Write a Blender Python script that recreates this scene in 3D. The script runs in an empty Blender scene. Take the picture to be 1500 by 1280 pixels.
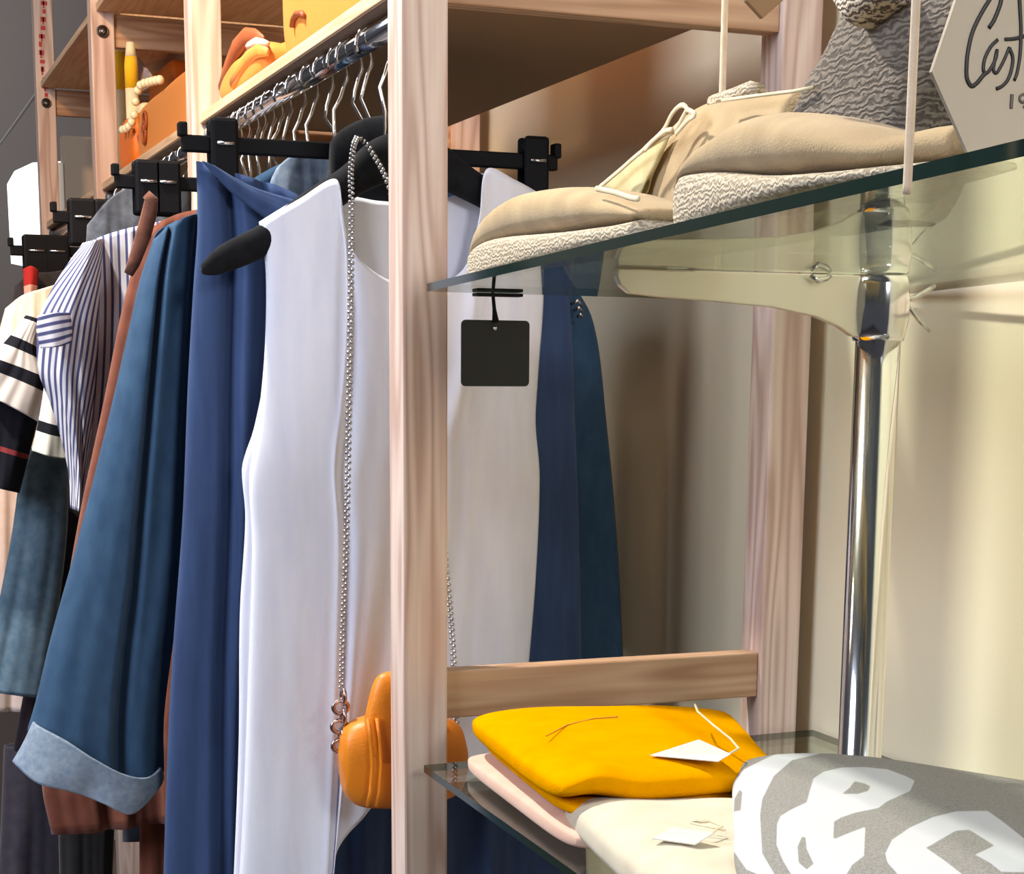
import bpy, bmesh, math, random
import numpy as np
from mathutils import Vector
S = bpy.context.scene
COL = S.collection
random.seed(7)
EYE = 1.5
# ---------------------------------------------------------------- camera
F, CX, CY = 2470.0, 723.0, 985.0
def _k(p): return np.array([(p[0]-CX)/F, -(p[1]-CY)/F, -1.0])
_v1 = _k((-240, 542)); _v1 /= np.linalg.norm(_v1)
_v2 = _k((7255, 587)); _v2 -= _v1*(_v1@_v2); _v2 /= np.linalg.norm(_v2)
ROT = np.array([_v2, _v1, np.cross(_v2, _v1)])          # rows: world X (to the wall), Y (along the rack), Z
cam_d = bpy.data.cameras.new('camera'); cam = bpy.data.objects.new('camera', cam_d); COL.objects.link(cam)
from mathutils import Matrix
M4 = Matrix([[float(ROT[i][j]) for j in range(3)]+[0.0] for i in range(3)]+[[0, 0, 0, 1]])
M4[2][3] = EYE
cam.matrix_world = M4
cam_d.sensor_fit = 'HORIZONTAL'; cam_d.sensor_width = 36
cam_d.lens = F*36/1500; cam_d.shift_x = (750-CX)/1500; cam_d.shift_y = (CY-640)/1500
cam_d.clip_start = 0.01
S.camera = cam
# ---------------------------------------------------------------- world, lights, exposure
S.view_settings.view_transform = 'Standard'
S.view_settings.look = 'None'
S.view_settings.gamma = 1
S.view_settings.use_curve_mapping = False
S.view_settings.exposure = 0.0
w = bpy.data.worlds.new('world'); S.world = w; w.use_nodes = True
w.node_tree.nodes['Background'].inputs[0].default_value = (0.80, 0.86, 1.0, 1)
w.node_tree.nodes['Background'].inputs[1].default_value = 0.07
def light(name, kind, loc, target, energy, color, size=0.5, **kw):
    d = bpy.data.lights.new(name, kind); o = bpy.data.objects.new(name, d); COL.objects.link(o)
    o.location = loc
    o.rotation_euler = (Vector(target)-Vector(loc)).to_track_quat('-Z', 'Y').to_euler()
    d.energy = energy; d.color = color
    if kind == 'AREA': d.size = size; d.shape = 'SQUARE'
    if kind == 'SPOT': d.shadow_soft_size = size
    for k, v in kw.items(): setattr(d, k, v)
    return o
light('aisle_daylight', 'AREA', (-2.2, 1.1, 2.75), (0.6, 1.9, 1.3), 92, (0.78, 0.85, 1.0), 1.4)
light('track_spot_aisle', 'SPOT', (-0.2, 2.15, 3.2), (0.85, 1.65, 1.3), 300, (1.0, 0.95, 0.87), 0.05, spot_size=math.radians(95), spot_blend=0.6)
light('track_spot_far', 'AREA', (-0.9, 2.6, 3.0), (0.6, 3.6, 1.9), 7, (1.0, 0.80, 0.58), 0.4)
light('track_spot_shelf', 'SPOT', (-0.5, 1.6, 3.1), (0.62, 3.5, 1.95), 230, (1.0, 0.64, 0.34), 0.12, spot_size=math.radians(48), spot_blend=0.5)  # unseen fill spot added to warm the far posts and bags
light('far_room_light', 'AREA', (-1.5, 7.5, 4.0), (0.0, 9.5, 2.2), 60, (1.0, 0.95, 0.92), 1.0)  # unseen fill added to lighten the grey far wall
light('ceiling_light_front', 'AREA', (0.75, -1.9, 2.6), (0.65, 1.6, 1.4), 48, (0.93, 0.93, 1.0), 0.6)  # unseen fill added behind the camera for surfaces facing it

# ---------------------------------------------------------------- helpers
def W(p, axis, val):
    """point where the sight line of photo pixel p meets the world plane axis=val (z measured from eye level)"""
    d = ROT@_k(p); q = d*(val/d[axis]); return Vector((float(q[0]), float(q[1]), float(q[2])+EYE))
def proj(P):
    """photo coordinates of world points (N,3)"""
    q = (np.asarray(P)-np.array([0, 0, EYE]))@ROT
    return np.stack([CX+F*q[:, 0]/-q[:, 2], CY-F*q[:, 1]/-q[:, 2]], 1)
def tag(o, label=None, cat=None, group=None, kind=None):
    if label: o['label'] = label
    if cat: o['category'] = cat
    if group: o['group'] = group
    if kind: o['kind'] = kind
    return o
def empty(name, loc, label, cat, group=None):
    o = bpy.data.objects.new(name, None); COL.objects.link(o); o.location = loc
    o.empty_display_size = 0.05
    return tag(o, label, cat, group)
def mk(name, verts, faces, mat, parent=None, smooth=True, loc=None, uv=None, attr=None, solid=0, sub=0, bevel=0):
    me = bpy.data.meshes.new(name)
    me.from_pydata([tuple(v) for v in verts], [], faces)
    bm = bmesh.new(); bm.from_mesh(me)
    bmesh.ops.recalc_face_normals(bm, faces=bm.faces); bm.to_mesh(me); bm.free()
    if smooth:
        for p in me.polygons: p.use_smooth = True
    if uv is not None:
        a = me.attributes.new('st', 'FLOAT_VECTOR', 'POINT')
        a.data.foreach_set('vector', np.array([(x[0], x[1], 0) for x in uv], dtype=np.float32).ravel())
    if attr is not None:
        a = me.attributes.new('print', 'FLOAT', 'POINT')
        a.data.foreach_set('value', np.array(attr, dtype=np.float32))
    me.materials.append(mat)
    o = bpy.data.objects.new(name, me); COL.objects.link(o)
    if parent is not None:
        o.parent = parent
        bpy.context.view_layer.update()
        o.matrix_parent_inverse = Matrix.Translation(-world_loc(parent))
    else:
        # put the origin in the middle of the mesh's foot
        xs = [v.co.x for v in me.vertices]; ys = [v.co.y for v in me.vertices]; zs = [v.co.z for v in me.vertices]
        c = Vector(((min(xs)+max(xs))/2, (min(ys)+max(ys))/2, min(zs)))
        me.transform(Matrix.Translation(-c)); o.location = c
    if bevel:
        b = o.modifiers.new('bevel', 'BEVEL'); b.width = bevel; b.segments = 2; b.limit_method = 'ANGLE'
    if solid:
        s = o.modifiers.new('solidify', 'SOLIDIFY'); s.thickness = solid; s.offset = 0
    if sub:
        s = o.modifiers.new('sub', 'SUBSURF'); s.levels = sub; s.render_levels = sub
    return o
def world_loc(o):
    v = Vector(o.location)
    # children meshes sit at the world origin of their parent chain
    p = o.parent
    if o.type == 'MESH' and p is not None: return Vector((0, 0, 0))
    return v
class Geo:
    def __init__(s): s.v = []; s.f = []
    def add(s, verts, faces):
        n = len(s.v); s.v += [tuple(x) for x in verts]; s.f += [tuple(i+n for i in f) for f in faces]; return s
    def box(s, a, b):
        x0, y0, z0 = a; x1, y1, z1 = b
        return s.add([(x0,y0,z0),(x1,y0,z0),(x1,y1,z0),(x0,y1,z0),(x0,y0,z1),(x1,y0,z1),(x1,y1,z1),(x0,y1,z1)],
                     [(3,2,1,0),(4,5,6,7),(0,1,5,4),(1,2,6,5),(2,3,7,6),(3,0,4,7)])
    def tube(s, pts, r, n=10, cap=True, flat=1.0, fdir=None):
        pts = [Vector(p) for p in pts]; rs = r if isinstance(r, (list, tuple)) else [r]*len(pts)
        rings = []; up = Vector(fdir) if fdir else Vector((0.13, 0.21, 0.97))
        for i, p in enumerate(pts):
            t = (pts[min(i+1, len(pts)-1)]-pts[max(i-1, 0)]).normalized()
            a = t.cross(up)
            if a.length < 1e-3: a = t.cross(Vector((1, 0, 0)))
            a.normalize(); b = t.cross(a).normalized()
            if not fdir: up = b if b.dot(up) > 0 else -b
            rings.append([p+a*math.cos(q)*rs[i]+b*math.sin(q)*rs[i]*flat for q in [2*math.pi*k/n for k in range(n)]])
        base = len(s.v)
        for rg in rings: s.v += [tuple(x) for x in rg]
        for i in range(len(rings)-1):
            for k in range(n):
                k2 = (k+1) % n
                s.f.append((base+i*n+k, base+i*n+k2, base+(i+1)*n+k2, base+(i+1)*n+k))
        if cap:
            s.f.append(tuple(base+k for k in range(n))[::-1]); s.f.append(tuple(base+(len(rings)-1)*n+k for k in range(n)))
        return s
    def sphere(s, c, r, n=10, m=7, sc=(1, 1, 1)):
        v = []; f = []
        for i in range(m+1):
            th = math.pi*i/m
            for k in range(n):
                ph = 2*math.pi*k/n
                v.append((c[0]+r*sc[0]*math.sin(th)*math.cos(ph), c[1]+r*sc[1]*math.sin(th)*math.sin(ph), c[2]+r*sc[2]*math.cos(th)))
        for i in range(m):
            for k in range(n):
                f.append((i*n+k, i*n+(k+1) % n, (i+1)*n+(k+1) % n, (i+1)*n+k))
        return s.add(v, f)
    def torus(s, c, R, r, ax=2, n=18, m=8, sc=(1, 1)):
        v = []; f = []
        for i in range(n):
            a = 2*math.pi*i/n
            for j in range(m):
                b = 2*math.pi*j/m
                p = [(R+r*math.cos(b))*math.cos(a)*sc[0], (R+r*math.cos(b))*math.sin(a)*sc[1], r*math.sin(b)]
                p = p[-ax+2:]+p[:-ax+2] if ax != 2 else p
                v.append((c[0]+p[0], c[1]+p[1], c[2]+p[2]))
        for i in range(n):
            for j in range(m):
                f.append((i*m+j, ((i+1) % n)*m+j, ((i+1) % n)*m+(j+1) % m, i*m+(j+1) % m))
        return s.add(v, f)
    def prism(s, poly, n):
        """extrude a planar polygon by vector n"""
        k = len(poly); n = Vector(n); p = [Vector(q) for q in poly]
        return s.add(p+[q+n for q in p], [tuple(range(k))[::-1], tuple(range(k, 2*k))]+[(i, (i+1) % k, (i+1) % k+k, i+k) for i in range(k)])
    def mk(s, name, mat, parent=None, **kw): return mk(name, s.v, s.f, mat, parent, **kw)
def spline(pts, n):
    """Catmull-Rom resample of a polyline, n+1 points"""
    P = [np.array(p, float) for p in pts]; m = len(P)-1
    if m == 1: return [P[0]+(P[1]-P[0])*i/n for i in range(n+1)]
    L = [0]
    for i in range(m): L.append(L[-1]+np.linalg.norm(P[i+1]-P[i])**0.8)
    out = []
    for i in range(n+1):
        t = L[-1]*i/n; k = min(max(j for j in range(m+1) if L[j] <= t+1e-9), m-1)
        u = (t-L[k])/(L[k+1]-L[k]); a, b = P[k], P[k+1]
        ta = (P[k+1]-P[k-1])/(L[k+1]-L[k-1])*(L[k+1]-L[k]) if k > 0 else b-a
        tb = (P[k+2]-P[k])/(L[k+2]-L[k])*(L[k+1]-L[k]) if k+2 <= m else b-a
        out.append((2*u**3-3*u**2+1)*a+(u**3-2*u**2+u)*ta+(-2*u**3+3*u**2)*b+(u**3-u**2)*tb)
    return out
# ---------------------------------------------------------------- materials
def rgb(r, g, b):
    f = lambda c: (c/255/12.92) if c/255 <= .04045 else ((c/255+.055)/1.055)**2.4
    return (f(r), f(g), f(b), 1)
MATS = {}
def nmat(name):
    m = bpy.data.materials.new(name); m.use_nodes = True; nt = m.node_tree
    return m, nt, nt.nodes['Principled BSDF'], nt.nodes.new, nt.links.new
def plain(name, col, rough=0.5, metal=0.0, spec=0.5, bump=0, bscale=200):
    if name in MATS: return MATS[name]
    m, nt, b, N, L = nmat(name)
    b.inputs['Base Color'].default_value = col; b.inputs['Roughness'].default_value = rough
    b.inputs['Metallic'].default_value = metal; b.inputs['Specular IOR Level'].default_value = spec
    if bump:
        t = N('ShaderNodeTexNoise'); t.inputs['Scale'].default_value = bscale
        g = N('ShaderNodeTexCoord'); L(g.outputs['Object'], t.inputs['Vector'])
        u = N('ShaderNodeBump'); u.inputs['Strength'].default_value = bump; u.inputs['Distance'].default_value = 0.002
        L(t.outputs['Fac'], u.inputs['Height']); L(u.outputs[0], b.inputs['Normal'])
    MATS[name] = m; return m
def fabric(name, c1, c2, scale=60, stretch=(1, 1, 1), rough=0.9, weave=900, bump=0.25, sheen=0.15):
    """cloth: two close tones mottled by noise, fine weave bump"""
    if name in MATS: return MATS[name]
    m, nt, b, N, L = nmat(name)
    g = N('ShaderNodeTexCoord'); mp = N('ShaderNodeMapping'); mp.inputs['Scale'].default_value = stretch
    L(g.outputs['Object'], mp.inputs['Vector'])
    t = N('ShaderNodeTexNoise'); t.inputs['Scale'].default_value = scale; t.inputs['Detail'].default_value = 6
    L(mp.outputs[0], t.inputs['Vector'])
    r = N('ShaderNodeValToRGB'); r.color_ramp.elements[0].position = .32; r.color_ramp.elements[1].position = .68
    r.color_ramp.elements[0].color = c1; r.color_ramp.elements[1].color = c2
    L(t.outputs['Fac'], r.inputs['Fac']); L(r.outputs[0], b.inputs['Base Color'])
    b.inputs['Roughness'].default_value = rough; b.inputs['Specular IOR Level'].default_value = 0.2
    b.inputs['Sheen Weight'].default_value = sheen; b.inputs['Sheen Roughness'].default_value = 0.5
    t2 = N('ShaderNodeTexNoise'); t2.inputs['Scale'].default_value = weave; L(g.outputs['Object'], t2.inputs['Vector'])
    u = N('ShaderNodeBump'); u.inputs['Strength'].default_value = bump; u.inputs['Distance'].default_value = 0.001
    L(t2.outputs['Fac'], u.inputs['Height']); L(u.outputs[0], b.inputs['Normal'])
    MATS[name] = m; return m
def striped(name, base, line, freq, duty, axis=0, shear=0.0, wob=0.0):
    """stripes woven into the cloth, following the garment's own coordinates"""
    if name in MATS: return MATS[name]
    m, nt, b, N, L = nmat(name)
    a = N('ShaderNodeAttribute'); a.attribute_name = 'st'
    s = N('ShaderNodeSeparateXYZ'); L(a.outputs['Vector'], s.inputs[0])
    def mth(op, x, y=None):
        n = N('ShaderNodeMath'); n.operation = op
        for i, q in enumerate((x, y)):
            if q is None: continue
            if isinstance(q, (int, float)): n.inputs[i].default_value = q
            else: L(q, n.inputs[i])
        return n.outputs[0]
    p = s.outputs[axis]; o = s.outputs[1-axis]
    v = mth('ADD', p, mth('MULTIPLY', o, shear))
    if wob: v = mth('ADD', v, mth('MULTIPLY', mth('SINE', mth('MULTIPLY', o, 9.0)), wob))
    f = mth('FRACT', mth('MULTIPLY', v, freq))
    d = mth('ABSOLUTE', mth('SUBTRACT', f, 0.5))
    e = mth('MULTIPLY', mth('SUBTRACT', duty/2, d), 12.0)
    n = N('ShaderNodeMath'); n.operation = 'ADD'; n.use_clamp = True; L(e, n.inputs[0]); n.inputs[1].default_value = .5
    x = N('ShaderNodeMix'); x.data_type = 'RGBA'; x.inputs[6].default_value = base; x.inputs[7].default_value = line
    L(n.outputs[0], x.inputs[0]); L(x.outputs[2], b.inputs['Base Color'])
    b.inputs['Roughness'].default_value = .9; b.inputs['Specular IOR Level'].default_value = .2
    MATS[name] = m; return m
def banded(name, cols):
    """cross bands on cloth: list of (end v, colour)"""
    if name in MATS: return MATS[name]
    m, nt, b, N, L = nmat(name)
    a = N('ShaderNodeAttribute'); a.attribute_name = 'st'
    s = N('ShaderNodeSeparateXYZ'); L(a.outputs['Vector'], s.inputs[0])
    r = N('ShaderNodeValToRGB'); cr = r.color_ramp; cr.interpolation = 'CONSTANT'
    cr.elements[0].position = 0; cr.elements[0].color = cols[0][1]
    cr.elements.remove(cr.elements[1])
    for i in range(1, len(cols)):
        e = cr.elements.new(cols[i-1][0]); e.color = cols[i][1]
    L(s.outputs[1], r.inputs['Fac']); L(r.outputs[0], b.inputs['Base Color'])
    b.inputs['Roughness'].default_value = .9; b.inputs['Specular IOR Level'].default_value = .2
    MATS[name] = m; return m
def wood(name, axis, c1=(0.55, 0.375, 0.30, 1), c2=(0.76, 0.595, 0.50, 1), c3=(0.67, 0.49, 0.405, 1)):
    """pine with long rings running along the given axis"""
    if name in MATS: return MATS[name]
    m, nt, b, N, L = nmat(name)
    g = N('ShaderNodeTexCoord'); mp = N('ShaderNodeMapping')
    sc = [15, 15, 15]; sc[axis] = 1.1; mp.inputs['Scale'].default_value = sc
    L(g.outputs['Object'], mp.inputs['Vector'])
    t = N('ShaderNodeTexNoise'); t.inputs['Scale'].default_value = 1.6; t.inputs['Detail'].default_value = 1.2
    L(mp.outputs[0], t.inputs['Vector'])
    mu = N('ShaderNodeMath'); mu.operation = 'MULTIPLY'; mu.inputs[1].default_value = 6.5; L(t.outputs['Fac'], mu.inputs[0])
    si = N('ShaderNodeMath'); si.operation = 'SINE'; mu2 = N('ShaderNodeMath'); mu2.operation = 'MULTIPLY'; mu2.inputs[1].default_value = 6.28
    L(mu.outputs[0], mu2.inputs[0]); L(mu2.outputs[0], si.inputs[0])
    ma = N('ShaderNodeMapRange'); ma.inputs[1].default_value = -1; ma.inputs[2].default_value = 1; L(si.outputs[0], ma.inputs[0])
    r = N('ShaderNodeValToRGB'); cr = r.color_ramp
    cr.elements[0].color = c1; cr.elements[1].color = c2; cr.elements[0].position = 0.0; cr.elements[1].position = 1.0
    e = cr.elements.new(.35); e.color = c3
    L(ma.outputs[0], r.inputs['Fac'])
    mp2 = N('ShaderNodeMapping'); s2 = [260, 260, 260]; s2[axis] = 6; mp2.inputs['Scale'].default_value = s2
    L(g.outputs['Object'], mp2.inputs['Vector'])
    t2 = N('ShaderNodeTexNoise'); t2.inputs['Scale'].default_value = 1; t2.inputs['Detail'].default_value = 3; L(mp2.outputs[0], t2.inputs['Vector'])
    mr = N('ShaderNodeMapRange'); mr.inputs[3].default_value = .84; mr.inputs[4].default_value = 1.1; L(t2.outputs['Fac'], mr.inputs[0])
    x = N('ShaderNodeMix'); x.data_type = 'RGBA'; x.blend_type = 'MULTIPLY'; x.inputs[0].default_value = 1
    L(r.outputs[0], x.inputs[6]); L(mr.outputs[0], x.inputs[7]); L(x.outputs[2], b.inputs['Base Color'])
    b.inputs['Roughness'].default_value = .5; b.inputs['Specular IOR Level'].default_value = .35
    u = N('ShaderNodeBump'); u.inputs['Strength'].default_value = .12; u.inputs['Distance'].default_value = .001
    L(t2.outputs['Fac'], u.inputs['Height']); L(u.outputs[0], b.inputs['Normal'])
    MATS[name] = m; return m
def glass_face(name, tint):
    """window glass: reflects by angle (Schlick), the rest passes straight through"""
    m, nt, b, N, L = nmat(name); nt.nodes.remove(b); out = nt.nodes['Material Output']
    g = N('ShaderNodeNewGeometry'); d = N('ShaderNodeVectorMath'); d.operation = 'DOT_PRODUCT'
    L(g.outputs['Incoming'], d.inputs[0]); L(g.outputs['Normal'], d.inputs[1])
    def mth(op, x, y=None):
        n = N('ShaderNodeMath'); n.operation = op
        for i, q in enumerate((x, y)):
            if q is None: continue
            if isinstance(q, (int, float)): n.inputs[i].default_value = q
            else: L(q, n.inputs[i])
        return n.outputs[0]
    c = mth('ABSOLUTE', d.outputs['Value'])
    fr = mth('ADD', mth('MULTIPLY', mth('POWER', mth('SUBTRACT', 1.0, c), 5.0), .90), .045)
    tr = N('ShaderNodeBsdfTransparent'); tr.inputs[0].default_value = tint
    gl = N('ShaderNodeBsdfGlossy'); gl.inputs['Roughness'].default_value = 0.0; gl.inputs['Color'].default_value = (.9, .93, .88, 1)
    mx = N('ShaderNodeMixShader'); L(fr, mx.inputs[0]); L(tr.outputs[0], mx.inputs[1]); L(gl.outputs[0], mx.inputs[2])
    L(mx.outputs[0], out.inputs[0]); return m
WZ, WX, WY = wood('pine_upright', 2), wood('pine_crosswise', 0, (0.42, 0.235, 0.13, 1), (0.56, 0.36, 0.22, 1), (0.49, 0.29, 0.175, 1)), wood('pine_lengthwise', 1, (0.66, 0.44, 0.26, 1), (0.78, 0.56, 0.36, 1), (0.72, 0.50, 0.31, 1))
BLACK = plain('black_plastic', (0.004, 0.004, 0.005, 1), .6, 0, .15)
VELVET = fabric('black_velvet', (0.004, 0.004, 0.005, 1), (0.009, 0.009, 0.011, 1), sheen=.05)
CHROME = plain('chrome', (0.82, 0.80, 0.80, 1), .12, 1.0)
STEEL = plain('brushed_steel', (0.62, 0.61, 0.60, 1), .26, 1.0)
SATIN = plain('satin_metal', (0.80, 0.74, 0.60, 1), .35, .55)
GLASS = glass_face('shelf_glass', (0.90, 0.94, 0.90, 1)); GEDGE = plain('glass_cut_edge', (0.008, 0.020, 0.015, 1), .12, 0, .6)
WHITE = fabric('white_crepe', rgb(222, 222, 234), rgb(236, 236, 244), 12, (3, 3, .5))
NAVY = fabric('navy_viscose', rgb(55, 72, 108), rgb(62, 82, 120), 25, (3, 3, .4), sheen=.05)
DENIM = fabric('mid_denim', rgb(48, 74, 101), rgb(58, 86, 113), 60, (1, 1, .5), bump=.5, sheen=.05)
DENIM_IN = fabric('pale_denim_reverse', rgb(112, 128, 146), rgb(138, 150, 164), 120, bump=.5)
CANVAS = fabric('linen_canvas', rgb(164, 140, 104), rgb(180, 156, 118), 30, bump=.6, weave=700)
# ---------------------------------------------------------------- cloth sheet hung in a plane
def sheet(name, T, B, Lp, Rp, Y, mat, parent=None, d=0.02, nf=5, amp=0.006, seed=0, Tb=None, nu=80, nv=60, creases=(), closed=True, solid=0.0012, ax=1):
    """cloth hung across the rail: outline given as top, bottom, left and right curves; front and back panel meet at the sides"""
    rnd = random.Random(seed); ph = [rnd.uniform(0, 6.28) for _ in range(6)]
    T_, B_, L_, R_ = spline(T, nu), spline(B, nu), spline(Lp, nv), spline(Rp, nv)
    Tb_ = spline(Tb, nu) if Tb else T_
    def grid(T_, side):
        out = []
        for j in range(nv+1):
            v = j/nv
            for i in range(nu+1):
                u = i/nu
                c = (1-v)*T_[i]+v*B_[i]+(1-u)*L_[j]+u*R_[j]-((1-u)*(1-v)*T_[0]+u*(1-v)*T_[-1]+(1-u)*v*B_[0]+u*v*B_[-1])
                p = W(c, ax, Y)
                e = math.sin(math.pi*min(max(u, 0), 1))**.5
                fv = .15+.85*v
                f = amp*fv*(math.sin(2*math.pi*nf*u+ph[0]+.8*math.sin(2*v+ph[1]))+.55*math.sin(2*math.pi*nf*1.7*u+ph[2]+v)+.3*math.sin(2*math.pi*nf*3.1*u+ph[3]-1.3*v))
                y = -side*d*e-f*min(1, 4*u, 4*(1-u))
                for (u0, u1, wd, dep) in creases:
                    y += dep*math.exp(-((u-(u0+(u1-u0)*v))/wd)**2)*(1 if side > 0 else 0)
                q = [p.x, p.y, p.z]; q[ax] += y
                out.append(tuple(q))
        return out
    V = grid(T_, 1); uv = [(i/nu, j/nv) for j in range(nv+1) for i in range(nu+1)]
    n = nu+1; Fc = [(j*n+i, j*n+i+1, (j+1)*n+i+1, (j+1)*n+i) for j in range(nv) for i in range(nu)]
    if closed:
        V2 = grid(Tb_, -1); m = len(V); V += V2; uv += uv
        idx = lambda i, j: (j*n+i) if i in (0, nu) else m+j*n+i
        Fc += [(idx(i, j), idx(i, j+1), idx(i+1, j+1), idx(i+1, j)) for j in range(nv) for i in range(nu)]
        used = sorted({k for f in Fc for k in f}); rm = {k: q for q, k in enumerate(used)}
        V = [V[k] for k in used]; uv = [uv[k] for k in used]; Fc = [tuple(rm[k] for k in f) for f in Fc]
    return mk(name, V, Fc, mat, parent, uv=uv, solid=solid)
def softbox(name, quad, zb, zt, mat, parent=None, p=5.0, n=60, wav=0.002, seed=0, printfn=None, lift=None, top=None):
    """folded cloth / padded body over the quad (four XY corners), heights from eye level"""
    rnd = random.Random(seed); ph = [rnd.uniform(0, 6.28) for _ in range(6)]
    q = [np.array(c, float) for c in quad]; zm = (zb+zt)/2; hh = (zt-zb)/2
    V = []; uv = []
    for side in (1, -1):
        for j in range(n+1):
            for i in range(n+1):
                a, b = -math.cos(math.pi*i/n), -math.cos(math.pi*j/n)
                u, v = (a+1)/2, (b+1)/2
                # round the plan corners
                ca = a*math.sqrt(max(0, 1-.13*b**8)); cb = b*math.sqrt(max(0, 1-.13*a**8)); u, v = (ca+1)/2, (cb+1)/2
                h = max(0, 1-abs(a)**p)**(1/p)*max(0, 1-abs(b)**p)**(1/p)
                xy = q[0]*(1-u)*(1-v)+q[1]*u*(1-v)+q[2]*u*v+q[3]*(1-u)*v
                wv = wav*(math.sin(5*u+ph[0]+2*v)+math.sin(9*v+ph[1]-3*u)+.5*math.sin(17*u+ph[2]))*h
                z = zm+side*hh*h+(wv if side > 0 else 0)
                if side > 0 and top: z += top(u, v)*h
                if lift: z += lift(u, v)
                V.append((xy[0], xy[1], z+EYE)); uv.append((u, v))
    m = (n+1)**2; e = n+1; Fc = []
    for j in range(n):
        for i in range(n):
            Fc.append((j*e+i, j*e+i+1, (j+1)*e+i+1, (j+1)*e+i))
            k = lambda x, y: (y*e+x) if x in (0, n) or y in (0, n) else m+y*e+x
            Fc.append((k(i, j), k(i, j+1), k(i+1, j+1), k(i+1, j)))
    used = sorted({k for f in Fc for k in f}); rm = {k: c for c, k in enumerate(used)}
    V = [V[k] for k in used]; uv = [uv[k] for k in used]; Fc = [tuple(rm[k] for k in f) for f in Fc]
    at = printfn(np.array(V)) if printfn else None
    return mk(name, V, Fc, mat, parent, uv=uv, attr=at)
def loft(name, st, plane, mat, parent=None, n=28, pw=2.4, ax=0, sub=2, close=True, sign=1):
    """body lofted along sections; each section = (top point, bottom point, half thickness) given in the plane ax=plane (its near side)"""
    Tt, Bt = spline([s[0] for s in st], len(st)*4), spline([s[1] for s in st], len(st)*4)
    H = spline([(s[2], 0) for s in st], len(st)*4)
    V = []; Fc = []; uv = []; hm = sign*max(x[2] for x in st)
    for k in range(len(Tt)):
        a, b = W(Tt[k], ax, plane+hm), W(Bt[k], ax, plane+hm); c = (a+b)/2; r = (a-b)/2; h = max(1e-4, H[k][0])
        for i in range(n):
            t = 2*math.pi*i/n; ct, s_ = math.cos(t), math.sin(t)
            up = math.copysign(abs(s_)**(2/pw), s_); sd = math.copysign(abs(ct)**(2/pw), ct)
            off = Vector((0, 0, 0)); off[ax] = sign*h*sd
            V.append(tuple(c+r*up+off)); uv.append((k/len(Tt), i/n))
    m = len(Tt)
    for k in range(m-1):
        for i in range(n): Fc.append((k*n+i, k*n+(i+1) % n, (k+1)*n+(i+1) % n, (k+1)*n+i))
    Fc.append(tuple(range(n))); Fc.append(tuple((m-1)*n+i for i in range(n)))
    return mk(name, V, Fc, mat, parent, uv=uv)

# ================================================================ SETTING
XW = 1.085
def wallmat(name, col, rough=.85):
    m, nt, b, N, L = nmat(name)
    g = N('ShaderNodeTexCoord'); t = N('ShaderNodeTexNoise'); t.inputs['Scale'].default_value = 90; t.inputs['Detail'].default_value = 5
    L(g.outputs['Object'], t.inputs['Vector'])
    u = N('ShaderNodeBump'); u.inputs['Strength'].default_value = .15; u.inputs['Distance'].default_value = .001
    L(t.outputs['Fac'], u.inputs['Height']); L(u.outputs[0], b.inputs['Normal'])
    b.inputs['Base Color'].default_value = col; b.inputs['Roughness'].default_value = rough; return m
g = Geo().box((XW, -1.0, 0), (XW+.12, 5.16, 3.2)); tag(g.mk('wall_right', wallmat('cream_paint', rgb(226, 213, 182)), smooth=False), kind='structure')
g = Geo().box((-4, 9.5, 0), (5, 9.6, 5.2)); tag(g.mk('wall_far', wallmat('grey_paint', rgb(150, 142, 138)), smooth=False), kind='structure')
fm, nt, b, N, L = nmat('shop_floor'); b.inputs['Base Color'].default_value = rgb(92, 84, 82); b.inputs['Roughness'].default_value = .35
g = Geo().box((-4, -2, -.05), (5, 9.6, 0)); tag(g.mk('floor', fm, smooth=False), kind='structure')

# ================================================================ PINE RACK
YF = [1.737, 2.84, 3.94, 5.02]; PX0, PX1, PR0, PR1, PT = 0.563, 0.6145, 1.0115, 1.063, 0.050
frame_labels = ['nearest pine ladder frame, its front post crossing the whole picture', 'second pine ladder frame, behind the black clip of the blue dress',
                'third pine ladder frame, with a steel bolt beside the orange bags', 'farthest pine ladder frame, marked in red near the grey wall']
def bolt(parent, x, y, z):
    g = Geo(); g.tube([(x, y+.012, z), (x, y-.003, z)], .0125, 20)
    g.torus((x, y-.003, z), .0115, .002, ax=1)
    o = g.mk('bolt', plain('dark_bolt', (.10, .085, .075, 1), .4, .8), parent)
    h = Geo().tube([(x, y-.0025, z), (x, y-.006, z)], .0055, 6).mk('bolt_head', STEEL, o)
for i, y in enumerate(YF):
    fr = empty('ladder_frame', (0.813, y+PT/2, 0), frame_labels[i], 'shelf frame', 'upright frames of the pine rack')
    for (a, b_) in ((PX0, PX1), (PR0, PR1)):
        Geo().box((a, y, 0), (b_, y+PT, 2.9)).mk('post', WZ, fr, smooth=False, bevel=.003)
    for (z0, z1) in ((-.380, -.326), (.380, .434), (.705, .775), (-1.2, -1.145)):
        Geo().box((PX1, y+.008, z0+EYE), (PR0, y+.034, z1+EYE)).mk('crossbar', WX, fr, smooth=False, bevel=.002)
    if i >= 2: bolt(fr, .588, y, .735+EYE)
    if i == 3:
        rg = Geo(); rr = random.Random(3)
        for k in range(16):
            z = 1.06-.022*k+EYE-.0; x = .583+.006*math.sin(k*.5)
            rg.box((x+rr.uniform(-.006, 0), y-.0012, z), (x+rr.uniform(.004, .012), y+.001, z+rr.uniform(.006, .014)))
            if k % 2: rg.box((x, y-.0012, z-.008), (x+.004, y+.001, z+.012))
        rg.mk('red_marking', plain('red_ink', rgb(190, 60, 60), .6), fr, smooth=False)
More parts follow.
